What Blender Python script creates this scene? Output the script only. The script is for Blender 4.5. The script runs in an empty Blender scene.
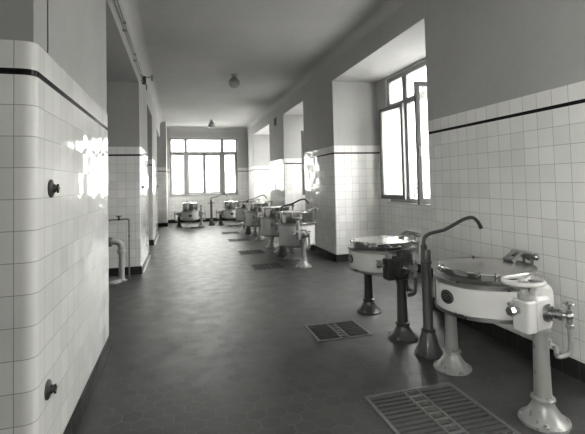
import bpy, math, random
from mathutils import Vector, Matrix
random.seed(7)
PI = math.pi
SC = bpy.context.scene
COL = SC.collection
R = math.radians

# ------------------------------------------------------------------ materials
def new_mat(name):
    m = bpy.data.materials.new(name); m.use_nodes = True
    nt = m.node_tree; nt.nodes.clear()
    return m, nt

class NT:
    """tiny node-tree helper"""
    def __init__(s, nt): s.nt = nt
    def n(s, t, **kw):
        d = s.nt.nodes.new(t)
        for k, v in kw.items(): setattr(d, k, v)
        return d
    def put(s, sock, v):
        if isinstance(v, bpy.types.NodeSocket): s.nt.links.new(v, sock)
        else: sock.default_value = v
    def math(s, op, a, b=0.0, c=0.0):
        d = s.n('ShaderNodeMath', operation=op)
        s.put(d.inputs[0], a); s.put(d.inputs[1], b); s.put(d.inputs[2], c)
        return d.outputs[0]
    def vmath(s, op, a, b=(0, 0, 0), out=0):
        d = s.n('ShaderNodeVectorMath', operation=op)
        s.put(d.inputs[0], a)
        s.put(d.inputs[1], b)
        return d.outputs[out]
    def mix(s, f, a, b):
        d = s.n('ShaderNodeMix', data_type='RGBA')
        s.put(d.inputs['Factor'], f); s.put(d.inputs['A'], a); s.put(d.inputs['B'], b)
        return d.outputs['Result']
    def xyz(s, x, y, z):
        d = s.n('ShaderNodeCombineXYZ'); s.put(d.inputs[0], x); s.put(d.inputs[1], y); s.put(d.inputs[2], z)
        return d.outputs[0]
    def sep(s, v):
        d = s.n('ShaderNodeSeparateXYZ'); s.put(d.inputs[0], v); return d.outputs
    def noise(s, v, scale, detail=3.0, rough=0.55):
        d = s.n('ShaderNodeTexNoise'); s.put(d.inputs['Vector'], v)
        d.inputs['Scale'].default_value = scale; d.inputs['Detail'].default_value = detail
        d.inputs['Roughness'].default_value = rough
        return d.outputs['Fac']
    def maprange(s, v, a, b, c, d_):
        d = s.n('ShaderNodeMapRange'); s.put(d.inputs[0], v)
        for i, q in enumerate((a, b, c, d_)): d.inputs[i + 1].default_value = q
        return d.outputs[0]

def g(v, w=0.0):
    """a sepia-neutral grey"""
    return (v * (1.006 + w), v, v * (0.985 - w), 1.0)

def principled(h, base, rough, metal=0.0, normal=None, spec=0.5, coat=0.0):
    b = h.n('ShaderNodeBsdfPrincipled'); o = h.n('ShaderNodeOutputMaterial')
    h.put(b.inputs['Base Color'], base); h.put(b.inputs['Roughness'], rough)
    h.put(b.inputs['Metallic'], metal); h.put(b.inputs['Specular IOR Level'], spec)
    h.put(b.inputs['Coat Weight'], coat)
    if normal is not None: h.put(b.inputs['Normal'], normal)
    h.nt.links.new(b.outputs[0], o.inputs[0])
    return b

def simple(name, v, rough, metal=0.0, var=0.12, scale=9.0, coat=0.0, spec=0.5):
    m, nt = new_mat(name); h = NT(nt)
    tc = h.n('ShaderNodeTexCoord')
    f = h.noise(tc.outputs['Object'], scale)
    base = h.mix(f, g(v * (1 - var)), g(v * (1 + var)))
    r = h.maprange(f, 0.3, 0.7, max(rough - .04, .03), rough + .05)
    principled(h, base, r, metal, coat=coat, spec=spec)
    return m

def tile_mat(name, v, rough, tile=0.15, off_u=0.0, tilt=0.02, grout=0.36):
    m, nt = new_mat(name); h = NT(nt)
    geo = h.n('ShaderNodeNewGeometry')
    P = h.sep(geo.outputs['Position']); N = h.sep(geo.outputs['Normal'])
    ax = h.math('ABSOLUTE', N[0]); ay = h.math('ABSOLUTE', N[1])
    sel = h.math('GREATER_THAN', ax, ay)
    u = h.math('ADD', h.math('MULTIPLY', P[1], sel), h.math('MULTIPLY', P[0], h.math('SUBTRACT', 1.0, sel)))
    u = h.math('ADD', u, off_u + 30.0)
    z = h.math('ADD', P[2], 30.0 - 0.1525 + tile - .15)
    us = h.math('DIVIDE', u, tile); zs = h.math('DIVIDE', z, tile)
    fu = h.math('FRACT', us); fz = h.math('FRACT', zs)
    def edge(fr):
        return h.math('MINIMUM', fr, h.math('SUBTRACT', 1.0, fr))
    # above the dark liner (z 2.10..2.13) the top course starts
    e = h.math('MINIMUM', edge(fu), edge(fz))
    line_w = 0.0013 / tile
    joint = h.maprange(e, line_w, line_w * 2.0, 1.0, 0.0)
    d1 = h.math('GREATER_THAN', P[2], 2.0975); d2 = h.math('LESS_THAN', P[2], 2.128)
    dark = h.math('MULTIPLY', d1, d2)
    above = h.math('GREATER_THAN', P[2], 2.128)
    ju = h.maprange(edge(fu), line_w, line_w * 2.0, 1.0, 0.0)
    joint = h.math('ADD', h.math('MULTIPLY', joint, h.math('SUBTRACT', 1.0, above)), h.math('MULTIPLY', ju, above))
    cell = h.xyz(h.math('FLOOR', us), h.math('FLOOR', zs), sel)
    wn = h.n('ShaderNodeTexWhiteNoise', noise_dimensions='3D'); h.put(wn.inputs['Vector'], cell)
    tone = h.maprange(wn.outputs['Value'], 0, 1, 0.95, 1.04)
    soil = h.maprange(h.noise(geo.outputs['Position'], 1.3, 4), 0.3, 0.7, 0.95, 1.03)
    k = h.math('MULTIPLY', tone, soil)
    base = h.vmath('SCALE', g(v)[:3]); base.node.inputs['Scale'].default_value = 1
    h.put(base.node.inputs['Scale'], k)
    base = h.mix(joint, base, g(grout))
    base = h.mix(dark, base, g(0.012))
    # every tile sits at its own slight angle and its glaze is a little wavy
    wob = h.vmath('SUBTRACT', wn.outputs['Color'], (.5, .5, .5))
    nz = h.n('ShaderNodeTexNoise'); h.put(nz.inputs['Vector'], geo.outputs['Position']); nz.inputs['Scale'].default_value = 9
    wav = h.vmath('SUBTRACT', nz.outputs['Color'], (.5, .5, .5))
    t1 = h.vmath('SCALE', wob); t1.node.inputs['Scale'].default_value = tilt
    t2 = h.vmath('SCALE', wav); t2.node.inputs['Scale'].default_value = tilt * 1.1
    nrm = h.vmath('NORMALIZE', h.vmath('ADD', geo.outputs['Normal'], h.vmath('ADD', t1, t2)))
    bm = h.n('ShaderNodeBump'); bm.inputs['Strength'].default_value = .25; bm.inputs['Distance'].default_value = .002
    h.put(bm.inputs['Height'], h.math('SUBTRACT', 1.0, joint)); h.put(bm.inputs['Normal'], nrm)
    rg = h.math('ADD', rough, h.math('MULTIPLY', joint, 0.5))
    principled(h, base, rg, 0.0, bm.outputs[0], spec=.14)
    return m

def plaster_mat(name, v, stain=0.10, scale=0.9):
    m, nt = new_mat(name); h = NT(nt)
    geo = h.n('ShaderNodeNewGeometry'); P = geo.outputs['Position']
    a = h.noise(P, scale, 6, .62); b = h.noise(P, 14, 3)
    k = h.math('ADD', h.maprange(a, .3, .7, 1 - stain, 1 + stain), h.maprange(b, .3, .7, -.02, .02))
    base = h.vmath('SCALE', g(v)[:3]); h.put(base.node.inputs['Scale'], k)
    bm = h.n('ShaderNodeBump'); bm.inputs['Strength'].default_value = .12; bm.inputs['Distance'].default_value = .004
    h.put(bm.inputs['Height'], h.noise(P, 45, 4))
    principled(h, base, .85, 0.0, bm.outputs[0], spec=.25)
    return m

def hex_floor_mat(name):
    m, nt = new_mat(name); h = NT(nt)
    geo = h.n('ShaderNodeNewGeometry'); Pw = geo.outputs['Position']
    W = 0.135
    p = h.vmath('ADD', Pw, (50.0, 50.0, 0.0))
    p = h.vmath('SCALE', p); p.node.inputs['Scale'].default_value = 1.0 / W
    S = h.sep(p)
    # hexagons with their flats across x
    rx, ry = 1.0, math.sqrt(3.0)
    def local(ox, oy):
        x = h.math('SUBTRACT', h.math('MODULO', h.math('ADD', S[0], ox), rx), rx / 2)
        y = h.math('SUBTRACT', h.math('MODULO', h.math('ADD', S[1], oy), ry), ry / 2)
        return x, y, h.math('ADD', h.math('MULTIPLY', x, x), h.math('MULTIPLY', y, y))
    ax, ay, ad = local(0, 0); bx, by, bd = local(rx / 2, ry / 2)
    s = h.math('LESS_THAN', ad, bd); t = h.math('SUBTRACT', 1.0, s)
    x = h.math('ADD', h.math('MULTIPLY', ax, s), h.math('MULTIPLY', bx, t))
    y = h.math('ADD', h.math('MULTIPLY', ay, s), h.math('MULTIPLY', by, t))
    axx = h.math('ABSOLUTE', x); ayy = h.math('ABSOLUTE', y)
    d = h.math('MAXIMUM', axx, h.math('ADD', h.math('MULTIPLY', axx, .5), h.math('MULTIPLY', ayy, ry / 2)))
    e = h.math('SUBTRACT', .5, d)
    joint = h.maprange(e, .010, .024, 1.0, 0.0)
    cid = h.xyz(h.math('ROUND', h.math('MULTIPLY', h.math('SUBTRACT', S[0], x), 2)), h.math('ROUND', h.math('MULTIPLY', h.math('SUBTRACT', S[1], y), 2)), 0)
    wn = h.n('ShaderNodeTexWhiteNoise', noise_dimensions='3D'); h.put(wn.inputs['Vector'], cid)
    tone = h.maprange(wn.outputs['Value'], 0, 1, .80, 1.18)
    big = h.noise(Pw, .8, 5, .6); mid = h.noise(Pw, 5, 4)
    k = h.math('MULTIPLY', tone, h.maprange(big, .3, .7, .86, 1.12))
    k = h.math('MULTIPLY', k, h.maprange(mid, .3, .7, .85, 1.15))
    base = h.vmath('SCALE', g(FLOOR_V)[:3]); h.put(base.node.inputs['Scale'], k)
    base = h.mix(h.math('MULTIPLY', joint, h.maprange(mid, .3, .7, .3, 1.0)), base, g(FLOOR_V * 3.3))
    r = h.math('ADD', h.maprange(mid, .3, .7, .36, .52), h.math('MULTIPLY', joint, .2))
    wob = h.vmath('SUBTRACT', wn.outputs['Color'], (.5, .5, .5))
    t1 = h.vmath('SCALE', wob); t1.node.inputs['Scale'].default_value = .018
    nrm = h.vmath('NORMALIZE', h.vmath('ADD', geo.outputs['Normal'], t1))
    bm = h.n('ShaderNodeBump'); bm.inputs['Strength'].default_value = .35; bm.inputs['Distance'].default_value = .003
    h.put(bm.inputs['Height'], h.math('ADD', h.math('MULTIPLY', joint, -.6), h.math('MULTIPLY', mid, .5))); h.put(bm.inputs['Normal'], nrm)
    principled(h, base, r, 0.0, bm.outputs[0], spec=.75)
    return m

def glass_mat(name, clear, frost):
    m, nt = new_mat(name); h = NT(nt)
    o = h.n('ShaderNodeOutputMaterial')
    tr = h.n('ShaderNodeBsdfTransparent'); tr.inputs[0].default_value = (.95, .96, .94, 1)
    tl = h.n('ShaderNodeBsdfTranslucent'); tl.inputs[0].default_value = (.9, .9, .88, 1)
    gl = h.n('ShaderNodeBsdfGlossy'); gl.inputs['Roughness'].default_value = .05
    m1 = h.n('ShaderNodeMixShader'); m1.inputs[0].default_value = frost / (clear + frost)
    m2 = h.n('ShaderNodeMixShader'); m2.inputs[0].default_value = .06
    L = nt.links.new
    L(tr.outputs[0], m1.inputs[1]); L(tl.outputs[0], m1.inputs[2])
    L(m1.outputs[0], m2.inputs[1]); L(gl.outputs[0], m2.inputs[2]); L(m2.outputs[0], o.inputs[0])
    return m

FLOOR_V = 0.042
M = {}
M['tile'] = tile_mat('glazed_white_tile', .76, .07, tilt=.055)
M['plaster'] = plaster_mat('wall_plaster', .39, .07)
M['ceiling'] = plaster_mat('ceiling_plaster', .42, .10, .5)
M['base'] = tile_mat('black_skirting_tile', .028, .16, tilt=.02, grout=.05)
M['floor'] = hex_floor_mat('hexagon_floor_tile')
M['pit'] = simple('dark_pit', .02, .6)
M['frame'] = simple('painted_window_frame', .28, .45, var=.06)
M['leaf'] = simple('backlit_shade_window_leaf', .13, .45, var=.06)  # darker than the frames: the leaves' against-the-light shade is in the colour
M['sill'] = simple('pale_stone_sill', .55, .4, var=.08)
M['glass'] = glass_mat('window_glass', .6, .4)
M['grille'] = simple('painted_iron', .09, .5)
M['enamel'] = simple('white_enamel', .54, .16, var=.03, coat=.3)
M['casting'] = simple('white_enamelled_casting', .52, .22, var=.05, coat=.2)
M['chrome'] = simple('polished_nickel', .46, .16, 1.0, var=.08, scale=3)
M['lid'] = simple('brushed_nickel_lid', .60, .24, 1.0, var=.07, scale=2.2)
M['steel'] = simple('dull_steel', .34, .30, 1.0, var=.15)
M['post'] = simple('grey_aluminium_paint', .30, .30, .25, var=.08)
M['darkpost'] = simple('dark_grey_paint_and_shade', .055, .33, .15, var=.12)  # standpipe paint; also holds the second kettle's backlit shade
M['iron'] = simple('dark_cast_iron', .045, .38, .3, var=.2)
M['badge'] = simple('black_badge', .02, .30)
M['badge_letter'] = simple('worn_badge_relief', .16, .35, .6)
M['grate'] = simple('worn_grate_iron', .08, .55, .1, var=.3, scale=30)
M['grate_edge'] = simple('bright_worn_iron', .17, .5, .15, var=.3, scale=30)
M['black_grate'] = simple('blackened_grate_iron', .025, .6, 0.0, var=.3, scale=30)
M['paint_pipe'] = simple('pale_painted_pipe', .42, .32, var=.08)
M['pipe'] = simple('dull_grey_pipe', .22, .36, .4, var=.1)
M['cable'] = simple('dark_cable', .05, .5)
M['opal'] = simple('opal_glass', .36, .25, var=.05)
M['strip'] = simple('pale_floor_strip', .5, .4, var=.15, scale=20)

# ------------------------------------------------------------------ mesh helper
class MB:
    def __init__(s): s.v = []; s.f = []; s.m = []; s.mi = 0
    def add(s, vs, fs):
        o = len(s.v); s.v += [tuple(q) for q in vs]
        for f in fs: s.f.append(tuple(i + o for i in f)); s.m.append(s.mi)
        return s
    def box(s, x0, x1, y0, y1, z0, z1):
        vs = [(x, y, z) for z in (z0, z1) for y in (y0, y1) for x in (x0, x1)]
        return s.add(vs, [(0, 2, 3, 1), (4, 5, 7, 6), (0, 1, 5, 4), (2, 6, 7, 3), (0, 4, 6, 2), (1, 3, 7, 5)])
    def rbox(s, x0, x1, y0, y1, z0, z1, r=.01, seg=3, axis='z'):
        """box with its four edges along one axis rounded and a small chamfer on the two ends"""
        if axis == 'z': a0, a1, b0, b1, c0, c1 = x0, x1, y0, y1, z0, z1
        elif axis == 'y': a0, a1, b0, b1, c0, c1 = z0, z1, x0, x1, y0, y1
        else: a0, a1, b0, b1, c0, c1 = y0, y1, z0, z1, x0, x1
        def ring(r_, ins):
            out = []
            for cx, cy, t in ((a1 - r - 0, b1 - r, 0), (a0 + r, b1 - r, 90), (a0 + r, b0 + r, 180), (a1 - r, b0 + r, 270)):
                for k in range(seg + 1):
                    t_ = R(t + 90 * k / seg); out.append((cx + (r - ins) * math.cos(t_), cy + (r - ins) * math.sin(t_)))
            return out
        c = min(r * .4, (c1 - c0) * .3)
        rings = [(ring(r, c), c0), (ring(r, 0), c0 + c), (ring(r, 0), c1 - c), (ring(r, c), c1)]
        n = len(rings[0][0]); vs = []
        for q, h in rings:
            for a, b in q:
                vs.append((a, b, h) if axis == 'z' else ((b, h, a) if axis == 'y' else (h, a, b)))
        fs = [tuple(reversed(range(n))), tuple(range(3 * n, 4 * n))]
        for j in range(3):
            for i in range(n):
                k = (i + 1) % n; fs.append((j * n + i, j * n + k, (j + 1) * n + k, (j + 1) * n + i))
        return s.add(vs, fs)
    def prism(s, poly, z0, z1):
        n = len(poly)
        vs = [(x, y, z0) for x, y in poly] + [(x, y, z1) for x, y in poly]
        fs = [tuple(reversed(range(n))), tuple(range(n, 2 * n))]
        for i in range(n): k = (i + 1) % n; fs.append((i, k, n + k, n + i))
        return s.add(vs, fs)
    def lathe(s, prof, seg=48, mat=None, caps=True, flute=0, fl_amp=0.0):
        mat = mat or Matrix()
        vs = []; rings = []
        for r, z in prof:
            if r < 1e-6:
                rings.append([len(vs)]); vs.append(mat @ Vector((0, 0, z)))
            else:
                ids = []
                for i in range(seg):
                    t = 2 * PI * i / seg
                    rr = r * (1 + fl_amp * math.cos(flute * t)) if flute else r
                    ids.append(len(vs)); vs.append(mat @ Vector((rr * math.cos(t), rr * math.sin(t), z)))
                rings.append(ids)
        fs = []
        for a, b in zip(rings, rings[1:]):
            if len(a) == 1 and len(b) == 1: continue
            for i in range(seg):
                k = (i + 1) % seg
                if len(a) == 1: fs.append((a[0], b[k], b[i]))
                elif len(b) == 1: fs.append((a[i], a[k], b[0]))
                else: fs.append((a[i], a[k], b[k], b[i]))
        if caps:
            if len(rings[0]) > 1: fs.append(tuple(reversed(rings[0])))
            if len(rings[-1]) > 1: fs.append(tuple(rings[-1]))
        return s.add(vs, fs)
    def cyl(s, a, b, r, seg=20, r2=None):
        a = Vector(a); b = Vector(b); d = b - a; L = d.length
        q = d.to_track_quat('Z', 'Y').to_matrix().to_4x4()
        r2 = r if r2 is None else r2; c = min(.003, r * .2, L * .2)
        return s.lathe([(r - c, 0), (r, c), (r2, L - c), (r2 - c, L)], seg, Matrix.Translation(a) @ q)
    def ball(s, c, r, seg=16):
        pr = [(0, -r)] + [(r * math.cos(t), r * math.sin(t)) for t in [R(-90 + 180 * k / 10) for k in range(1, 10)]] + [(0, r)]
        return s.lathe(pr, seg, Matrix.Translation(Vector(c)), caps=False)
    def tube(s, pts, r, seg=14, smooth=6, closed=False, radii=None):
        pts = [Vector(p) for p in pts]
        if smooth and len(pts) > 2:
            out = []; n = len(pts); rng = range(n if closed else n - 1); rad = []
            for i in rng:
                if closed: p0, p1, p2, p3 = pts[i - 1], pts[i], pts[(i + 1) % n], pts[(i + 2) % n]
                else:
                    p1, p2 = pts[i], pts[i + 1]
                    p0 = pts[i - 1] if i else p1 * 2 - p2; p3 = pts[i + 2] if i + 2 < n else p2 * 2 - p1
                for k in range(smooth):
                    t = k / smooth
                    out.append(.5 * (2 * p1 + (p2 - p0) * t + (2 * p0 - 5 * p1 + 4 * p2 - p3) * t * t + (3 * p1 - p0 - 3 * p2 + p3) * t ** 3))
                    if radii: rad.append(radii[i] * (1 - t) + radii[(i + 1) % n] * t)
            if not closed:
                out.append(pts[-1])
                if radii: rad.append(radii[-1])
            pts = out; radii = rad if radii else None
        n = len(pts); vs = []; prev = None
        for i, p in enumerate(pts):
            if closed: d = (pts[(i + 1) % n] - pts[i - 1]).normalized()
            else: d = (pts[min(i + 1, n - 1)] - pts[max(i - 1, 0)]).normalized()
            if prev is None:
                u = d.orthogonal().normalized()
                if closed and abs(d.z) < .9: u = Vector((0, 0, 1))
            else:
                u = (prev - d * prev.dot(d)).normalized()
            prev = u; w = d.cross(u); rr = radii[i] if radii else r
            for k in range(seg):
                t = 2 * PI * k / seg; vs.append(p + (u * math.cos(t) + w * math.sin(t)) * rr)
        fs = []
        for i in range(n if closed else n - 1):
            j = (i + 1) % n
            for k in range(seg):
                l = (k + 1) % seg; fs.append((i * seg + k, i * seg + l, j * seg + l, j * seg + k))
        if not closed: fs += [tuple(reversed(range(seg))), tuple(range((n - 1) * seg, n * seg))]
        return s.add(vs, fs)
    def build(s, name, mats, parent=None, smooth=True, angle=35, mw=None):
        me = bpy.data.meshes.new(name); me.from_pydata(s.v, [], s.f)
        if not isinstance(mats, (list, tuple)): mats = [mats]
        for m in mats: me.materials.append(m)
        me.polygons.foreach_set('material_index', s.m)
        if smooth:
            me.polygons.foreach_set('use_smooth', [True] * len(me.polygons))
            me.set_sharp_from_angle(angle=R(angle))
        me.update()
        o = bpy.data.objects.new(name, me); COL.objects.link(o)
        if mw is not None: o.matrix_world = mw
        if parent is not None: o.parent = parent
        return o

def tag(o, label, cat, group=None):
    o['label'] = label; o['category'] = cat
    if group: o['group'] = group
    return o
def thing(name, label, cat, loc=(0, 0, 0), rz=0.0, group=None):
    o = bpy.data.objects.new(name, None); COL.objects.link(o)
    o.location = loc; o.rotation_euler = (0, 0, rz); o.empty_display_size = .1
    return tag(o, label, cat, group)
def struct(o): o['kind'] = 'structure'; return o

# ------------------------------------------------------------------ room data
XR, XW, XO = 2.93, 3.88, 4.22           # right pier face, window plane, outer face
XL = -0.66                              # left pier face
YE, YB = 18.2, -2.6                     # far wall, wall behind the camera
ZC, ZS = 4.03, 3.54                     # ceiling, window niche soffit
ZT = 2.262                              # top of the tiles
ZB = 0.14                               # skirting height
ZL = 3.43                               # soffit of the left openings
XA = -3.6                               # back wall of the left bays
NICHES = [(-.2, 2.0), (4.47, 7.665), (9.70, 11.70), (13.66, 16.75)]  # first niche is unseen, placed to hold the added window by the camera
RP = [(YB, -.2), (2.0, 4.47), (7.665, 9.70), (11.70, 13.66), (16.75, YE)]
LP = [(2.255, 4.42), (7.95, 9.97), (11.7, 14.2)]

def rounded(poly, radii, seg=6):
    out = []; n = len(poly)
    for i, (p, r) in enumerate(zip(poly, radii)):
        if r <= 0: out.append(p); continue
        p = Vector(p); a = Vector(poly[i - 1]); b = Vector(poly[(i + 1) % n])
        da = (a - p).normalized(); db = (b - p).normalized()
        A = p + da * r; B = p + db * r
        for k in range(seg + 1):
            t = k / seg; q = A * (1 - t) ** 2 + p * 2 * t * (1 - t) + B * t * t
            out.append((q.x, q.y))
    return out

# right wall -----------------------------------------------------------
GRATES = [(1.26, 1.97, 2.10, 2.83), (1.29, 1.862, 3.92, 4.41), (1.29, 1.862, 7.50, 8.00), (1.29, 1.862, 9.25, 9.75),
          (1.29, 1.862, 11.45, 11.95), (1.29, 1.862, 13.25, 13.75), (.38, .88, 15.55, 15.95), (1.72, 2.14, 15.55, 15.95)]
wr = MB()
def rpier(y0, y1, ins, far_x=XO, z0=0, z1=ZT, r=.03):
    sp = -.32 if (y0, y1) == RP[1] else 0
    p = [(XR + ins, y1 - ins), (XR + ins, y0 + ins), (far_x, y0 + ins), (far_x, y1 - ins + sp)]
    return rounded(p, [r, r, 0, 0]) if r else p
for y0, y1 in RP:
    wr.mi = 0; wr.prism(rpier(y0, y1, 0), 0, ZT)
    wr.mi = 1; wr.prism(rpier(y0, y1, .008, r=.008), ZT, ZC)
WIN_R = [(-.05, 1.8, 1.15, 3.5), (4.55, 7.28, 1.15, 3.5), (9.93, 11.5, 1.15, 3.5), (13.95, 16.5, 1.15, 3.5)]  # first one: unseen window added beside the camera to light the nearest kettle
for (y0, y1), (a, b, z0, z1) in zip(NICHES, WIN_R):
    y0e = y0 - .32 if abs(y0 - 4.47) < .01 else y0
    wr.mi = 0
    wr.box(XW, XO, y0e, y1, 0, z0)
    wr.box(XW, XO, y0e, a, z0, ZT); wr.box(XW, XO, b, y1, z0, ZT)
    wr.mi = 1
    wr.box(XW + .006, XO, y0e, a, ZT, ZS); wr.box(XW + .006, XO, b, y1, ZT, ZS)
    wr.box(XW + .006, XO, a, b, z1, ZS)
    wr.prism([(XR + .008, y0 - .008), (XR + .008, y1 + .008), (XO, y1 + .008), (XO, y0e - .008)], ZS, ZC)
struct(wr.build('wall_right', [M['tile'], M['plaster']], angle=40))

# left wall -------------------------------------------------------------
wl = MB()
LW = (-2.3, .2, 1.0, 3.4)  # added window left of the camera, out of view, for light on the right
for i, (y0, y1) in enumerate(LP):
    rr = [.06 if i == 0 else .03, .03, 0, 0]
    wl.mi = 0; wl.prism(rounded([(XL, y0), (XL, y1), (XA, y1), (XA, y0)], rr, 8), 0, ZT)
    wl.mi = 1; wl.prism([(XL - .01, y0 + .01), (XL - .01, y1 - .01), (XA, y1 - .01), (XA, y0 + .01)], ZT, ZL)
# unseen wall and window added to light the right wall; slab closes the bay
wl.mi = 0; wl.box(-.75, -.5, YB, 1.0, 0, LW[2]); wl.box(-.75, -.5, YB, LW[0], LW[2], ZT); wl.box(-.75, -.5, LW[1], 1.0, LW[2], ZT); wl.box(XA, -.75, .8, 1.0, 0, ZT)
wl.mi = 1; wl.box(-.75, -.506, YB, LW[0], ZT, ZC); wl.box(-.75, -.506, LW[1], 1.0, ZT, ZC); wl.box(-.75, -.506, LW[0], LW[1], LW[3], ZC); wl.box(XA, -.75, .8, 1.0, ZT, ZC)
# box pier and short wall in the far left corner
wl.mi = 0; wl.prism(rounded([(-.44, 16.8), (-.44, YE), (XA, YE), (XA, 16.8)], [.03, 0, 0, 0]), 0, ZT)
wl.mi = 1; wl.prism([(-.448, 16.808), (-.448, YE), (XA, YE), (XA, 16.808)], ZT, ZL)
# beam along the top of the openings, with the low ceiling of the bays behind it
wl.box(XA, XL - .01, 1.0, YE, ZL, ZC)
wl.box(XL - .01, -.448, 16.808, YE, ZL, ZC)
# back of the bays and the end near the camera
wl.mi = 0; wl.box(XA - .2, XA, .8, YE, 0, ZT)
wl.mi = 1; wl.box(XA - .2, XA, .8, YE, ZT, ZC)
struct(wl.build('wall_left', [M['tile'], M['plaster']], angle=40))

# far wall and wall behind the camera ------------------------------------
def end_wall(name, y, d, ax, bx, z0, z1):
    b = MB()
    ya, yb = sorted((y, y + d))
    x0, x1 = (XA - .2 if d > 0 else -.75), XO
    b.mi = 0; b.box(x0, x1, ya, yb, 0, z0); b.box(x0, ax, ya, yb, z0, ZT); b.box(bx, x1, ya, yb, z0, ZT)
    b.mi = 1
    e = .006 if d > 0 else -.006
    yc, yd = sorted((y + e, y + d))
    b.box(x0, ax, yc, yd, ZT, ZC); b.box(bx, x1, yc, yd, ZT, ZC); b.box(ax, bx, yc, yd, z1, ZC)
    return struct(b.build(name, [M['tile'], M['plaster']]))
FW = (-.36, 2.50, 1.06, 3.56)
end_wall('wall_far', YE, .4, *FW)
end_wall('wall_rear', YB, -.4, 0, 0, 1, 1)

# ceiling with coves --------------------------------------------------------
c = MB(); c.box(XA - .2, XO, .8, YE + .4, ZC, ZC + .2); c.box(-.75, XO, YB - .4, .8, ZC, ZC + .2); struct(c.build('ceiling', M['ceiling']))
def cove(name, a, b, nx, ny, r):
    """concave quarter moulding running from a to b; (nx, ny) points into the room"""
    s_ = MB(); prof = [(0, 0)] + [(r - r * math.sin(t), r - r * math.cos(t)) for t in [PI / 2 * k / 8 for k in range(9)]]
    # profile measured out from the wall and down from the ceiling
    vs = []
    for q in (a, b):
        for o, dn in prof: vs.append((q[0] + nx * o, q[1] + ny * o, ZC - dn))
    n = len(prof); fs = [tuple(range(n)), tuple(reversed(range(n, 2 * n)))]
    for i in range(n): k = (i + 1) % n; fs.append((i, n + i, n + k, k))
    s_.add(vs, fs); return struct(s_.build(name, M['ceiling']))
cove('trim_1', (XR + .008, YB), (XR + .008, YE), -1, 0, .13)
cove('trim_2', (XL - .01, 1.0), (XL - .01, YE), 1, 0, .16)
cove('trim_3', (XL, YE + .006), (XR, YE + .006), 0, -1, .22)

# floor with the drain pits cut into it -----------------------------------------
fl = MB()
xs = sorted({XA - .2, XO} | {v for q in GRATES for v in q[:2]}); ys = sorted({YB - .4, YE + .4} | {v for q in GRATES for v in q[2:]})
for i in range(len(xs) - 1):
    for j in range(len(ys) - 1):
        cx, cy = (xs[i] + xs[i + 1]) / 2, (ys[j] + ys[j + 1]) / 2
        if any(a < cx < b and p < cy < q for a, b, p, q in GRATES): continue
        fl.add([(xs[i], ys[j], 0), (xs[i + 1], ys[j], 0), (xs[i + 1], ys[j + 1], 0), (xs[i], ys[j + 1], 0)], [(0, 1, 2, 3)])
fl.mi = 1
for a, b, p, q in GRATES:
    zb = -.16
    fl.add([(a, p, zb), (b, p, zb), (b, q, zb), (a, q, zb), (a, p, 0), (b, p, 0), (b, q, 0), (a, q, 0)],
           [(0, 1, 2, 3), (0, 4, 5, 1), (1, 5, 6, 2), (2, 6, 7, 3), (3, 7, 4, 0)])
struct(fl.build('floor', [M['floor'], M['pit']], smooth=False))

# skirtings ---------------------------------------------------------------------------
T = .018
b = MB()
for y0, y1 in RP:
    sp = -.32 if y0 == 2.0 else 0
    b.prism(rounded([(XR - T, y1 + T), (XR - T, y0 - T), (XW - T, y0 - T), (XW - T, y1 + T + sp)], [.03, .03, 0, 0]), 0, ZB)
for y0, y1 in NICHES: b.box(XW - T, XW + .02, y0 - .3, y1, 0, ZB)
struct(b.build('baseboard_right', M['base']))
b = MB()
for i, (y0, y1) in enumerate(LP):
    b.prism(rounded([(XL + T, y0 - T), (XL + T, y1 + T), (XA + .1, y1 + T), (XA + .1, y0 - T)], [.065 if i == 0 else .03, .03, 0, 0]), 0, ZB)
b.prism([(-.44 + T, 16.8 - T), (-.44 + T, YE), (XA + .1, YE), (XA + .1, 16.8 - T)], 0, ZB)
struct(b.build('baseboard_left', M['base']))
b = MB(); b.box(-.45, XR, YE - T, YE + .02, 0, ZB); struct(b.build('baseboard_far', M['base']))
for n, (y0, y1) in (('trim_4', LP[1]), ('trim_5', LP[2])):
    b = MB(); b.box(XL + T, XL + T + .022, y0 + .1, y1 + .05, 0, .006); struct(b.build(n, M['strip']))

# ------------------------------------------------------------------ windows
def wmat(axis, plane, out):
    """window local frame: x along the wall, y outwards, z up"""
    if axis == 'x' and out < 0: return Matrix(((0, -1, 0, plane), (1, 0, 0, 0), (0, 0, 1, 0), (0, 0, 0, 1)))
    if axis == 'x':      # window lies in a plane of constant x, outside towards +x; local x = world y
        return Matrix(((0, 1, 0, plane), (1, 0, 0, 0), (0, 0, 1, 0), (0, 0, 0, 1)))
    if out > 0: return Matrix.Translation((0, plane, 0))
    return Matrix.Translation((0, plane, 0)) @ Matrix.Diagonal((1, -1, 1, 1))

def bar_frame(mb, x0, x1, z0, z1, w, y0, y1, wb=None):
    wb = w if wb is None else wb
    mb.box(x0, x0 + w, y0, y1, z0, z1); mb.box(x1 - w, x1, y0, y1, z0, z1)
    mb.box(x0 + w, x1 - w, y0, y1, z0, z0 + wb); mb.box(x0 + w, x1 - w, y0, y1, z1 - w, z1)

def fix(mb, mw):
    mb.v = [tuple(mw @ Vector(p)) for p in mb.v]
    if mw.determinant() < 0: mb.f = [tuple(reversed(f)) for f in mb.f]
    return mb

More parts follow.
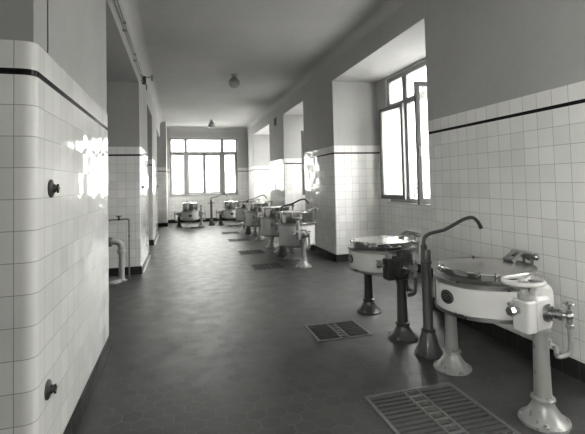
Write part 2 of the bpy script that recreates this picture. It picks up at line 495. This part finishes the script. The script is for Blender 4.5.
def window(name, mw, x0, x1, z0, z1, side, mull, ztr, middle='closed', recess=.04):
    """outer frame, transom bar, two mullions; lower row: side lights and a pair of leaves"""
    y0, y1 = recess, recess + .09
    fw = .075
    m = MB(); bar_frame(m, x0, x1, z0, z1, fw, y0, y1)
    m.box(x0 + fw, x1 - fw, y0 + .002, y1, ztr - .05, ztr + .05)
    xa, xb = x0 + fw + side, x1 - fw - side            # inner edges of the mullions
    for q in (xa, xb - mull): m.box(q, q + mull, y0 + .004, y1, z0 + fw, z1 - fw)
    root = struct(fix(m, mw).build(name, M['frame'], smooth=False))
    def pane(a, b, c, d, y=None):
        yy = (y0 + y1) / 2 if y is None else y
        q = MB(); q.box(a, b, yy - .003, yy + .003, c, d)
        return fix(q, mw).build('pane', M['glass'], root, smooth=False)
    pane(x0 + fw, xa, ztr + .05, z1 - fw); pane(xa + mull, xb - mull, ztr + .05, z1 - fw); pane(xb, x1 - fw, ztr + .05, z1 - fw)
    zl, zh = z0 + fw, ztr - .05
    for a, b_ in ((x0 + fw, xa), (xb, x1 - fw)):
        f = MB(); bar_frame(f, a + .003, b_ - .003, zl + .003, zh - .003, .045, y0 + .01, y1 - .012)
        s_ = fix(f, mw).build('casement', M['frame'], root, smooth=False)
        q = MB(); q.box(a + .046, b_ - .046, y0 + .04, y0 + .046, zl + .046, zh - .046)
        fix(q, mw).build('pane', M['glass'], s_, smooth=False)
    ma, mb_ = xa + mull, xb - mull; mid = (ma + mb_) / 2
    def leaf(hx, hy, ang, w, mirror, mat=M['frame'], zz=(zl, zh)):
        """leaf hinged at (hx, hy); closed it runs along +x (or -x when mirrored); ang opens it inwards (towards -y)"""
        f = MB(); s = -1 if mirror else 1
        bar_frame(f, .002, w, zz[0] + .004, zz[1] - .004, .065, -.022, .022, .08)
        q = MB(); q.box(.066, w - .066, -.003, .003, zz[0] + .08, zz[1] - .07)
        hd = MB(); zc = (zz[0] + zz[1]) / 2 - .12
        hd.rbox(w - .045, w - .02, -.03, -.022, zc - .07, zc + .07, .008, axis='z'); hd.cyl((w - .032, -.03, zc), (w - .032, -.055, zc), .008)
        hd.rbox(w - .042, w - .022, -.067, -.053, zc - .05, zc + .05, .006, axis='z')
        T_ = mw @ Matrix.Translation((hx, hy, 0)) @ (Matrix.Diagonal((-1, 1, 1, 1)) if mirror else Matrix()) @ Matrix.Rotation(-ang, 4, 'Z')
        o = fix(f, T_).build('casement', mat, root, smooth=False)
        fix(q, T_).build('pane', M['glass'], o, smooth=False)
        fix(hd, T_).build('handle', M['steel'], o)
        return o
    yh = y0 - .024
    if middle == 'closed':
        leaf(ma, y0 + .03, 0, mid - ma, False); leaf(mb_, y0 + .03, 0, mb_ - mid, True)
    elif middle == 'niche':      # both leaves swung into the room, the far one folded back over the side light
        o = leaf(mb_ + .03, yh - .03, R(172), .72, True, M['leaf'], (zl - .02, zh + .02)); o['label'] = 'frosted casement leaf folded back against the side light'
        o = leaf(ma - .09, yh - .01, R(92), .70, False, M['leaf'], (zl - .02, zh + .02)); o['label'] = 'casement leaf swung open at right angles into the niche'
    elif middle == 'half':
        leaf(mb_, y0 + .03, 0, mb_ - mid, True)
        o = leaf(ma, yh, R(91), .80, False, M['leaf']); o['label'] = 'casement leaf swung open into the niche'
    # sill
    q = MB(); q.box(x0 - .03, x1 + .03, -.03, y1, z0 - .03, z0); fix(q, mw).build('sill', M['sill'], root, smooth=False)
    return root

window('window_1', wmat('y', YE + .10, 1), FW[0], FW[1], FW[2] + .03, FW[3], .52, .13, 2.93)
for k, (q, how) in enumerate(zip(WIN_R, ('closed', 'niche', 'half', 'closed'))):
    window('window_%d' % (k + 2), wmat('x', XW, 1), q[0], q[1], q[2] + .0, q[3], .47 if k == 1 else .34, .15 if k == 1 else .10, 2.96, how)

window('window_6', wmat('x', -.56, -1), LW[0], LW[1], LW[2], LW[3], .45, .10, 2.85)  # out-of-view window added as a light source for the near right side
# iron grille outside the niche window
gr = thing('window_grille', 'thin iron grille of upright bars seen through the open niche casement', 'grille', (4.12, 5.9, 1.15))
y = 4.62 - 5.9
while y < 7.25 - 5.9:
    b = MB(); b.cyl((0, y, 0), (0, y, 2.3), .012, 8); b.build('upright_bar', M['grille'], gr); y += .125
for z in (.10, .33, 1.95):
    b = MB(); b.box(-.008, .008, -1.33, 1.36, z - .012, z + .012); b.build('cross_bar', M['grille'], gr, smooth=False)
for k in range(9):
    yc = -1.05 + k * .25; b = MB()
    b.tube([(0.011, yc + .10 * math.cos(t), .215 + .10 * math.sin(t)) for t in [2 * PI * i / 16 for i in range(16)]], .007, 8, 2, True)
    b.build('scroll', M['grille'], gr)

# ------------------------------------------------------------------ kettles
def rot_to(d): return Vector(d).to_track_quat('Z', 'Y').to_matrix().to_4x4()

def post_mb(zt, big=.147, col=.05):
    m = MB()
    m.lathe([(big, 0), (big, .016), (big * .93, .022), (big * .74, .045), (big * .56, .08), (big * .43, .115), (col + .014, .135)], 48, flute=8, fl_amp=.012)
    m.lathe([(col + .012, .130), (col + .021, .137), (col + .021, .150), (col + .012, .157), (col + .002, .160), (col - .006, zt - .05), (col + .012, zt)], 36)
    return m

def kettle(label, loc, rz, rj=.365, z0=.60, z1=.84, zl=.906, rp=.318, zt=.69, wz=.895, near=.43, far=.42, group=None,
           lid_knob=False, wheel_r=.118, shallow=True, wheel_x=-.13, pm='post', pm2='post', cm='casting', cs_=1.0):
    k = thing('tilting_kettle', label, 'kettle', loc, rz, group)
    # jacket: enamelled drum with a dished underside and a sloping rim
    j = MB()
    j.lathe([(0, z0 - .055), (rj * .45, z0 - .05), (rj * .75, z0 - .03), (rj - .012, z0 + .002), (rj, z0 + .016), (rj, z1 - .03), (rj - .002, z1 - .004), (rj - .010, z1), (rp - .016, z1 - .012), (rp - .028, z1 - .05)], 96, caps=False)
    jk = j.build('jacket', M['enamel'], k)
    b = MB(); b.lathe([(rj - .004, z1 - .034), (rj + .003, z1 - .034), (rj + .004, z1 - .004), (rj - .002, z1 + .002), (rj - .008, z1 + .001)], 96, caps=False); b.build('upper_band', M['steel'], k)
    b = MB(); b.lathe([(rj - .014, z0 - .004), (rj + .002, z0 - .002), (rj + .004, z0 + .022), (rj - .002, z0 + .026)], 96, caps=False); b.build('lower_band', M['steel'], k)
    # bright inner vessel and its lid
    p = MB(); p.lathe([(rp - .014, z1 - .05), (rp - .006, z1 - .012), (rp, zl - .03), (rp, zl - .016), (rp + .005, zl - .012), (rp + .005, zl - .009), (rp - .02, zl - .009)], 96, caps=False); p.build('inner_pot', M['chrome'], k)
    l = MB(); dm = .014
    l.lathe([(rp + .002, zl - .006), (rp + .012, zl - .006), (rp + .016, zl - .001), (rp + .013, zl + .005), (rp + .004, zl + .007), (rp - .006, zl + .003)]
            + [(rp * (1 - .02 - q), zl + .001 + dm * (1 - (1 - q) ** 2)) for q in [.02 + .98 * i / 14 for i in range(14)]][:] + [(0, zl + .001 + dm)], 96, caps=False)
    lid = l.build('lid', M['lid'], k)
    for a in ([-142, -124, 155, 62] if shallow else [-150, -115, -60, 60, 150]):
        t = R(a); q = MB(); ca, sa = math.cos(t), math.sin(t)
        pts = [((rp + .004) * ca, (rp + .004) * sa, zl - .045), ((rp + .02) * ca, (rp + .02) * sa, zl - .03), ((rp + .026) * ca, (rp + .026) * sa, zl - .004), ((rp + .012) * ca, (rp + .012) * sa, zl + .010), ((rp - .02) * ca, (rp - .02) * sa, zl + .006)]
        q.tube(pts, .006, 8, 4); q.build('clamp', M['chrome'], lid)
    if lid_knob:
        q = MB(); q.lathe([(.012, zl + .02), (.012, zl + .04), (.03, zl + .046), (.034, zl + .058), (.024, zl + .07), (0, zl + .074)], 24); q.build('lid_knob', M['chrome'], lid)
    # hinge with its lifting arms on the wall side
    h = MB(); hh_ = 1.0 if shallow else .45
    h.rbox(rj - .01, rj + .045, -.06, .06, z1 - .10, z1 + .03, .012, axis='z')
    for s in (-.036, .036):
        h.tube([(rp * .70, s, zl + .022), (rp * .88, s, zl + .055 * hh_), (rp + .01, s, zl + .074 * hh_), (rj + .028, s, zl + .052 * hh_), (rj + .055, s, zl + .01), (rj + .04, s, z1 - .01)], .0125, 10, 4)
    h.cyl((rj + .02, -.085, zl + .045), (rj + .02, .085, zl + .045), .017); h.cyl((rp * .72, -.05, zl + .024), (rp * .72, .05, zl + .024), .016)
    hg = h.build('hinge', M['steel'], k)
    for c_, r_ in (((rj + .02, -.10, zl + .045), .027), ((rj + .02, .10, zl + .045), .027), ((rj + .072, 0, zl + .03), .030)):
        q = MB(); q.ball(c_, r_); q.build('counterweight', M['chrome'] if shallow else M['steel'], hg)
    # posts
    for s, d in ((-1, near), (1, far)):
        px = 0.0
        po = post_mb(zt - .115).build('support_post', M[pm if s < 0 else pm2], k)
        po.location = (px, s * d, 0)
        for a in (45, 135, 225, 315):
            q = MB(); c0 = Vector((.128 * math.cos(R(a)), .128 * math.sin(R(a)), 0))
            q.cyl(c0 + Vector((0, 0, .010)), c0 + Vector((0, 0, .032)), .017, 10); q.cyl(c0 + Vector((0, 0, .03)), c0 + Vector((0, 0, .042)), .009, 8)
            q.build('bolt', M['post'], po)
    # trunnion castings on both sides
    y0 = rj * .93
    for s, d in ((-1, near), (1, far)):
        cst = MB()
        a, b_ = s * y0, s * (d + .045)
        lo, hi = min(a, b_), max(a, b_)
        cst.rbox(-.085 * cs_, .075 * cs_, lo, hi, zt - .12, zt + .10 * cs_, .05 * cs_, 6, 'y')
        if s < 0:    # the near one carries a gear guard as well
            cst.rbox(-.02, .135 * cs_, -d - .02, -d + .075, zt - .06, zt + .165 * cs_, .065 * cs_, 7, 'y')
        cs = cst.build('gear_casing' if s < 0 else 'bearing_casing', M[cm], k)
        # rotary steam joint, valve and U pipe
        v = MB(); ax = Matrix.Translation((.025, b_, zt)) @ rot_to((.45, s * .9, 0))
        v.lathe([(.058, -.02), (.058, .012), (.046, .014), (.046, .030), (.030, .032), (.030, .055), (.036, .057), (.036, .075), (.018, .078), (.014, .11)], 28, ax)
        vo = v.build('steam_joint', M['steel'], k)
        e = ax @ Vector((0, 0, .112)); ex, ey = e.x, e.y
        w = MB(); w.ball((ex, ey, zt), .024); w.cyl((ex, ey, zt - .06), (ex, ey, zt + .04), .017); w.cyl((ex, ey, zt - .075), (ex, ey, zt - .05), .024, 6); w.cyl((ex, ey, zt + .03), (ex, ey, zt + .075), .008)
        vv = w.build('steam_valve', M['steel'], k)
        q = MB(); q.cyl((ex, ey, zt + .070), (ex, ey, zt + .082), .036, 20); q.cyl((ex, ey, zt + .08), (ex, ey, zt + .09), .012); q.build('valve_handle', M['chrome'], vv)
        u = MB(); zb = zt - .25
        px, py = .06, s * d
        u.tube([(ex, ey, zt - .06), (ex, ey, zb + .06), (ex - .012, ey - s * .012, zb + .018), (ex - .05, ey - s * .05, zb - .004), (px + .05, py + s * .015, zb + .01), (px, py, zb + .03)], .0155, 12, 5)
        u.cyl((px - .004, py, zb + .01), (px - .004, py, zt - .09), .017); u.cyl((px - .004, py, zb + .01), (px - .004, py, zb + .07), .024, 8)
        u.cyl((px - .004, py, zt - .125), (px - .004, py, zt - .10), .023, 8)
        u.build('steam_pipe', M[pm], k)
    # worm box, its stem and hand wheel, and a drain cock
    bx, by = wheel_x, -near + .01
    q = MB(); q.rbox(bx - .043 * cs_, bx + .043 * cs_, by - .075, by + .05, zt - .11 * cs_, zt + .09 * cs_, .022, 4, 'z'); wb = q.build('worm_box', M[cm], k)
    q = MB(); q.lathe([(.034, zt + .095), (.034, wz - .075), (.026, wz - .07), (.024, wz - .05), (.045, wz - .02), (.05, wz - .012), (.02, wz + .012)], 24, Matrix.Translation((bx, by - .01, 0))); q.build('stem', M['post'], k)
    q = MB(); c0 = Vector((bx, by - .01, wz))
    q.tube([c0 + Vector((wheel_r * math.cos(t), wheel_r * math.sin(t), 0)) for t in [2 * PI * i / 32 for i in range(32)]], .0135, 12, 2, True)
    for a in (20, 140, 260):
        t = R(a); q.tube([c0, c0 + Vector((.5 * wheel_r * math.cos(t + .15), .5 * wheel_r * math.sin(t + .15), -.006)), c0 + Vector((wheel_r * math.cos(t), wheel_r * math.sin(t), 0))], .0105, 8, 4)
    q.lathe([(.026, -.018), (.028, .008), (.016, .018), (0, .02)], 20, Matrix.Translation(c0))
    q.build('hand_wheel', M[cm], k)
    q = MB(); q.cyl((bx - .05, by - .01, zt + .03), (bx - .10, by - .01, zt + .03), .020); q.cyl((bx - .09, by - .01, zt + .03), (bx - .125, by - .01, zt + .03), .03, 6)
    q.cyl((bx - .105, by - .01, zt + .03), (bx - .105, by - .01, zt + .075), .012); q.rbox(bx - .13, bx - .08, by - .02, by, zt + .068, zt + .084, .006, 3, 'z')
    q.build('drain_cock', M['steel'], k)
    # oval maker's badge on the corridor side
    zc = (z0 + z1) / 2 + .0; hw, hh = .062, .048
    q = MB(); n = 40
    vs = []; 
    for off, sc_ in ((.0, 1.0), (.006, 1.0), (.009, .93)):
        for i in range(n):
            t = 2 * PI * i / n; yy = hw * sc_ * math.cos(t); zz = hh * sc_ * math.sin(t); an = PI + yy / rj
            vs.append(((rj + off) * math.cos(an), (rj + off) * math.sin(an), zc + zz))
    fs = [(i, n + i, n + (i + 1) % n, (i + 1) % n) for i in range(n)] + [(n + i, 2 * n + i, 2 * n + (i + 1) % n, n + (i + 1) % n) for i in range(n)] + [tuple(range(2 * n, 3 * n))]
    q.add(vs, fs); bd = q.build('badge', M['badge'], k)
    q = MB()
    for sc_ in (.82,):
        q.tube([((rj + .010) * math.cos(PI + hw * sc_ * math.cos(t) / rj), (rj + .010) * math.sin(PI + hw * sc_ * math.cos(t) / rj), zc + hh * sc_ * math.sin(t)) for t in [2 * PI * i / 32 for i in range(32)]], .0022, 6, 1, True)
    for zz, w_ in ((.014, .030), (0, .038), (-.014, .030)):
        q.tube([((rj + .010) * math.cos(PI + a / rj), (rj + .010) * math.sin(PI + a / rj), zc + zz) for a in [-w_ + 2 * w_ * i / 6 for i in range(7)]], .0026, 6, 1)
    q.build('badge_relief', M['badge_letter'], bd)
    return k

GS = 'tilting kettles along the window wall'
kettle('large shallow white kettle with hand wheel, nearest the camera on the right', (2.185, 2.64, 0), R(5), near=.43, far=.40, group=GS)
kettle('shallow kettle on posts toned dark as if backlit, just beyond the nearest swing-spout standpipe', (2.14, 4.20, 0), R(-3.5), near=.44, far=.44, group=GS, pm='darkpost', pm2='darkpost', cm='iron')  # backlit shade put into this kettle's dark post, pipe and casting materials
deep = dict(z0=.36, z1=.775, zl=.99, rp=.322, zt=.58, wz=.90, near=.44, far=.44, group=GS, shallow=False, wheel_r=.075, wheel_x=-.09, cm='post', cs_=.72)
kettle('deep drum kettle with bright rim beside the tiled pier, foremost of the distant row', (2.20, 7.90, 0), 0, **deep)
kettle('deep kettle second in the distant row, half hidden behind the foremost one', (2.18, 9.62, 0), 0, **deep)
kettle('deep kettle third in the distant row, its lid before the second window niche', (2.18, 12.0, 0), 0, **deep)
kettle('deep kettle at the rear end of the row, beside the farthest swing spout', (2.17, 13.9, 0), 0, **deep)
fk = dict(rj=.315, z0=.27, z1=.60, zl=.89, rp=.285, zt=.50, wz=.80, near=.41, far=.40, shallow=False, lid_knob=True, wheel_r=.06, wheel_x=-.02, cm='post', pm2='darkpost', cs_=.6, group='kettles before the end window')
kettle('small kettle between two posts before the left half of the end window', (.395, 16.15, 0), R(90), **fk)
kettle('small kettle under the right half of the end window, partly hidden by the row', (1.93, 16.25, 0), R(90), **fk)

# ------------------------------------------------------------------ standpipes with swing spouts
SP = [(-.019, .975), (-.014, 1.015), (.005, 1.042), (.045, 1.062), (.10, 1.074), (.20, 1.090), (.30, 1.130), (.40, 1.172), (.47, 1.188), (.52, 1.183), (.565, 1.145), (.598, 1.085)]
def standpipe(label, loc, s=1.0):
    t = thing('swing_spout_standpipe', label, 'standpipe', loc, 0, 'standpipes with swing spouts')
    m = MB(); m.lathe([(.125, 0), (.125, .015), (.112, .03), (.088, .09), (.066, .17), (.058, .2), (.062, .208), (.062, .22), (.05, .228)], 48, flute=8, fl_amp=.03); m.build('base', M['darkpost'], t)
    m = MB(); m.lathe([(.048, .222), (.044, .23), (.043, .80), (.050, .803), (.050, .822), (.043, .825), (.043, .915), (.038, .925), (.03, .928)], 36); m.build('column', M['darkpost'], t)
    m = MB(); m.lathe([(.030, .922), (.030, .958), (.024, .962), (.024, .972), (.018, .975)], 24, Matrix.Translation((-.015, 0, 0))); m.build('swivel_collar', M['iron'], t)
    m = MB(); m.tube([(x, 0, z) for x, z in SP], .0165, 14, 4, radii=[.0165] * 11 + [.0185]); m.build('spout', M['darkpost'], t)
    for a in (45, 135, 225, 315):
        q = MB(); c0 = Vector((.10 * math.cos(R(a)), .10 * math.sin(R(a)), .02)); q.cyl(c0, c0 + Vector((0, 0, .035)), .012, 8); q.build('bolt', M['iron'], t)
    return t
standpipe('dark standpipe with long swing spout beside the nearest kettle', (2.13, 3.34, 0))
standpipe('standpipe whose curved spout rises behind the foremost deep kettle', (2.13, 8.76, 0))
standpipe('standpipe between the last two deep kettles, curved spout against the far pier', (2.06, 12.95, 0))
o = standpipe('slim standpipe standing between the two small kettles before the end window', (1.19, 16.3, 0))
m = MB(); m.cyl((-.11, 0, .86), (.11, 0, .86), .012); m.ball((-.11, 0, .86), .018); m.ball((.11, 0, .86), .018); m.build('cross_handle', M['iron'], o)

# ------------------------------------------------------------------ floor grates
def grate(label, q, edge, bars, grp='floor drain grates'):
    x0, x1, y0, y1 = q; cx, cy = (x0 + x1) / 2, (y0 + y1) / 2; w, d = (x1 - x0) / 2, (y1 - y0) / 2
    t = thing('floor_grate', label, 'grate', (cx, cy, 0), 0, grp)
    zt, zb = .008, -.03; f = .022
    m = MB(); m.box(-w, w, -d, -d + f, zb, zt); m.box(-w, w, d - f, d, zb, zt); m.box(-w, -w + f, -d + f, d - f, zb, zt); m.box(w - f, w, -d + f, d - f, zb, zt)
    m.build('frame', M[edge], t, smooth=False)
    sx = w * .02; sw = .05 * w / .3
    m = MB(); m.box(sx - sw, sx - sw + .012, -d + f, d - f, zb, zt - .002); m.box(sx + sw - .012, sx + sw, -d + f, d - f, zb, zt - .002)
    k = max(3, int((2 * d - 2 * f) / .07)); 
    for i in range(k + 1):
        yy = -d + f + (2 * d - 2 * f) * i / k; m.box(sx - sw + .01, sx + sw - .01, max(yy - .012, -d + f), min(yy + .012, d - f), zb + .005, zt - .006)
    m.build('centre_strip', M[edge], t, smooth=False)
    for a, b_ in ((-w + f, sx - sw), (sx + sw, w - f)):
        m = MB(); nb = max(6, int((2 * d - 2 * f) / .048)); st = (2 * d - 2 * f) / nb
        for i in range(nb):
            yy = -d + f + st * (i + .5); m.box(a, b_, yy - st * .29, yy + st * .29, zb, zt - .004)
        m.box(a, a + .010, -d + f, d - f, zb, zt - .005); m.box(b_ - .010, b_, -d + f, d - f, zb, zt - .005)
        m.build('slotted_panel', M[bars], t, smooth=False)
    return t
GL = ['big two-panel floor grate in the foreground before the nearest kettle', 'two-panel floor grate in front of the second shallow kettle',
      'dark floor grate before the foremost deep kettle', 'dark floor grate before the second deep kettle of the row',
      'dark floor grate before the third deep kettle of the row', 'dark floor grate before the rearmost deep kettle of the row',
      'small floor grate before the left kettle under the end window', 'small floor grate before the right kettle under the end window']
for i, (lb, q) in enumerate(zip(GL, GRATES)): grate(lb, q, 'grate_edge' if i < 2 else 'grate', 'grate' if i < 1 else 'black_grate')

# ------------------------------------------------------------------ ceiling lamps
def lamp(label, x, y):
    t = thing('ceiling_lamp', label, 'lamp', (x, y, ZC), 0, 'ceiling lamps')
    m = MB(); m.lathe([(0, 0), (.085, 0), (.085, -.012), (.05, -.03), (.045, -.055)][::-1], 32); m.build('ceiling_rose', M['frame'], t)
    m = MB(); m.lathe([(.05, -.05), (.062, -.07), (.10, -.12), (.135, -.165), (.138, -.18), (.120, -.182)][::-1], 36); m.build('cap', M['steel'], t)
    m = MB(); m.lathe([(.118, -.175), (.124, -.20), (.112, -.245), (.08, -.285), (.04, -.305), (0, -.31)][::-1], 36, caps=False); m.build('globe', M['opal'], t)
lamp('dark-capped globe lamp on the ceiling nearer the camera', 1.242, 9.4)
lamp('globe lamp on the ceiling close to the end window', 1.242, 16.2)

# ------------------------------------------------------------------ conduits, cable, junction box, vent
def conduit(label, z, r, x, y0, y1):
    t = thing('wall_conduit', label, 'conduit', (x, y0, z), 0, 'conduits on the left beam')
    m = MB(); m.cyl((0, 0, 0), (0, y1 - y0, 0), r, 12); m.build('tube', M['pipe'], t)
    yy = .6
    while yy < y1 - y0:
        m = MB(); m.rbox(-.03, r + .006, yy - .008, yy + .008, -r - .003, r + .003, .004, 3, 'y'); m.build('clip', M['iron'], t); yy += 1.35
conduit('lower of two thin conduits running along the left beam', 3.565, .011, XL + .014, 1.05, 8.5)
conduit('upper of two thin conduits running along the left beam', 3.665, .011, XL + .014, 1.05, 8.5)
t = thing('junction_box', 'small dark junction box with hanging ring where the conduits end', 'junction box', (XL + .035, 8.57, 3.56))
m = MB(); m.rbox(-.04, .04, -.05, .05, -.02, .13, .015, 4, 'z'); m.build('box', M['iron'], t)
m = MB(); m.tube([(.045, .04 * math.cos(q), -.075 + .055 * math.sin(q)) for q in [2 * PI * i / 20 for i in range(20)]], .008, 8, 1, True); m.build('ring', M['iron'], t)
m = MB(); m.cyl((.03, 0, .11), (.16, 0, .13), .012); m.cyl((.15, 0, .05), (.15, 0, .16), .02); m.build('arm', M['pipe'], t)
m = MB(); m.tube([(XL + .003, 2.455, 4.0), (XL + .004, 2.452, 3.4), (XL + .004, 2.44, 2.9), (XL + .004, 2.445, 2.36), (XL + .004, 2.442, 2.265)], .0032, 8, 4)
tag(m.build('wall_cable', M['cable']), 'thin dark cable running down the plaster of the near left pier', 'cable')
t = thing('wall_vent', 'small dark vent opening high on the pier between the window niches', 'vent', (XR + .008, 12.72, 3.47))
m = MB(); bar_frame(m, -.15, .15, -.12, .12, .012, -.0, .012); m.v = [(-y, x, z) for x, y, z in m.v]; m.f = [f for f in m.f]; m.build('frame', M['iron'], t, smooth=False)
m = MB(); m.box(-.006, -.001, -.14, .14, -.11, .11); m.build('backing', M['pit'], t, smooth=False)
m = MB()
for i in range(6): m.box(-.012, -.006, -.14, .14, -.10 + i * .038, -.088 + i * .038)
m.build('louvre', M['pit'], t, smooth=False)

# ------------------------------------------------------------------ wall valves
def wall_valve(label, y, z, s=1.0):
    t = thing('wall_valve', label, 'valve', (XL, y, z), 0, 'valves on the left tiled piers')
    A = rot_to((1, 0, 0))
    m = MB(); m.lathe([(.048 * s, 0), (.050 * s, .006), (.044 * s, .012), (.026 * s, .016), (.018 * s, .03)], 28, A); m.build('rosette', M['iron'], t)
    m = MB(); m.lathe([(.012 * s, .015), (.012 * s, .034), (.015 * s, .035), (.015 * s, .042), (0, .045)], 16, A); m.build('spindle', M['iron'], t)
    m = MB(); m.rbox(.032, .042, -.024 * s, .024 * s, -.006 * s, .006 * s, .003, 3, 'x'); m.rbox(.032, .042, -.006 * s, .006 * s, -.024 * s, .024 * s, .003, 3, 'x'); m.build('cross_handle', M['iron'], t)
wall_valve('dark valve on the near left pier, at eye height', 2.50, 1.55)
wall_valve('dark valve low on the near left pier, close to the floor', 2.44, .525)
wall_valve('dark valve on the second left pier, beside the recess pipe', 8.27, 1.54)
wall_valve('dark valve on the third left pier, far down the corridor', 13.9, 1.54)

# ------------------------------------------------------------------ pipes in the left recess
t = thing('drain_pipe', 'thick pale drain pipe with elbow standing in the left recess', 'pipe', (-.93, 7.52, 0))
m = MB(); m.lathe([(.085, 0), (.085, .012), (.055, .02), (.047, .03), (.045, .46)], 32); m.build('upright', M['paint_pipe'], t)
m = MB(); m.lathe([(.047, .44), (.064, .445), (.068, .46), (.068, .50), (.062, .51), (.047, .515)], 32); m.build('socket', M['paint_pipe'], t)
m = MB(); m.tube([(0, 0, .50), (0, 0, .55), (-.02, 0, .605), (-.065, 0, .638), (-.12, 0, .645), (-.16, 0, .645)], .049, 22, 5); m.build('elbow', M['paint_pipe'], t)
m = MB(); m.cyl((-.15, 0, .645), (-.20, 0, .645), .08, 28); m.cyl((-.205, 0, .645), (-.245, 0, .645), .08, 28); m.cyl((-.24, 0, .645), (-1.2, 0, .645), .046, 24); m.build('flange_pipe', M['pipe'], t)
for a in range(6):
    m = MB(); q = R(60 * a); m.cyl((-.145, .063 * math.cos(q), .645 + .063 * math.sin(q)), (-.255, .063 * math.cos(q), .645 + .063 * math.sin(q)), .009, 8); m.build('bolt', M['iron'], t)
t = thing('water_pipe', 'thin bent water pipe with a tap beside the thick drain pipe', 'pipe', (-.825, 7.66, 0))
m = MB(); m.tube([(0, 0, 0), (0, 0, .5), (0, 0, .96), (-.008, 0, .99), (-.035, 0, 1.0), (-.15, 0, 1.0), (-.28, 0, .995), (-.40, 0, .97)], .0125, 12, 4); m.build('tube', M['pipe'], t)
m = MB(); m.cyl((-.16, 0, .985), (-.16, 0, 1.05), .016); m.cyl((-.205, 0, 1.055), (-.115, 0, 1.055), .009); m.ball((-.16, 0, 1.0), .022); m.build('tap', M['iron'], t)
m = MB(); m.cyl((0, 0, .70), (0, 0, .73), .019, 8); m.build('coupling', M['pipe'], t)
t = thing('floor_trap', 'low pale drain trap on the floor at the edge of the left recess', 'drain', (-1.05, 7.40, 0))
m = MB(); m.lathe([(.13, 0), (.13, .03), (.115, .045), (.10, .045)], 36); m.build('body', M['paint_pipe'], t)
m = MB(); m.lathe([(.105, .04), (.10, .058), (.03, .066), (0, .066)], 36); m.build('cover', M['pipe'], t)

# ------------------------------------------------------------------ daylight
w = bpy.data.worlds.new('overcast_sky'); SC.world = w; w.use_nodes = True
nt = w.node_tree; nt.nodes.clear(); h = NT(nt)
tc = h.n('ShaderNodeTexCoord'); dr = h.sep(tc.outputs['Generated'])
k = h.maprange(dr[2], -.06, .10, .27, 1.0)
k = h.math('MULTIPLY', k, h.maprange(dr[0], .2, .8, 1.0, .8))
k = h.math('MULTIPLY', k, h.maprange(dr[1], 0.15, .95, 1.0, .5))     # the sky is duller at the far end of the corridor
base = h.vmath('SCALE', (1.0, .993, .978)); h.put(base.node.inputs['Scale'], k)
bg = h.n('ShaderNodeBackground'); h.put(bg.inputs[0], base); bg.inputs[1].default_value = 6.0
o = h.n('ShaderNodeOutputWorld'); nt.links.new(bg.outputs[0], o.inputs[0])
def portal(name, loc, rot, sx, sy):
    d = bpy.data.lights.new(name, 'AREA'); d.shape = 'RECTANGLE'; d.size = sx; d.size_y = sy; d.cycles.is_portal = True
    ob = bpy.data.objects.new(name, d); COL.objects.link(ob); ob.location = loc; ob.rotation_euler = rot
for a, b_, z0, z1 in WIN_R: portal('daylight_portal', (XO + .03, (a + b_) / 2, (z0 + z1) / 2), (0, R(90), 0), z1 - z0 + .2, b_ - a + .2)
portal('daylight_portal', ((FW[0] + FW[1]) / 2, YE + .43, (FW[2] + FW[3]) / 2), (R(-90), 0, 0), FW[1] - FW[0] + .2, FW[3] - FW[2] + .2)

portal('daylight_portal', (-.78, (LW[0] + LW[1]) / 2, (LW[2] + LW[3]) / 2), (0, R(-90), 0), LW[3] - LW[2] + .2, LW[1] - LW[0] + .2)
# ------------------------------------------------------------------ camera
f, px, py = 418.65, 294.11, 167.30
rr = ((0.96383657, -0.26546258, -0.02342399), (-0.01269836, 0.04204828, -0.99903488), (0.2661913188, 0.9632037992, 0.0371567363))
cam = bpy.data.cameras.new('camera'); co = bpy.data.objects.new('camera', cam); COL.objects.link(co)
right, down, fwd = [Vector(v) for v in rr]
mt = Matrix((right, -down, -fwd)).transposed().to_4x4(); mt.translation = (0, 0, 1.55); co.matrix_world = mt
cam.sensor_fit = 'HORIZONTAL'; cam.sensor_width = 36; cam.lens = f * 36 / 585
cam.shift_x = (292.5 - px) / 585; cam.shift_y = (py - 217) / 585
cam.clip_start = .05; cam.clip_end = 200
SC.camera = co

# ------------------------------------------------------------------ view
vs = SC.view_settings; vs.view_transform = 'Standard'; vs.look = 'None'; vs.gamma = 1; vs.use_curve_mapping = False
vs.exposure = 2.75
cy = SC.cycles; cy.max_bounces = 12; cy.diffuse_bounces = 8; cy.glossy_bounces = 6; cy.transparent_max_bounces = 12
cy.sample_clamp_indirect = 8.0; cy.use_denoising = True
cy.caustics_reflective = False; cy.caustics_refractive = False
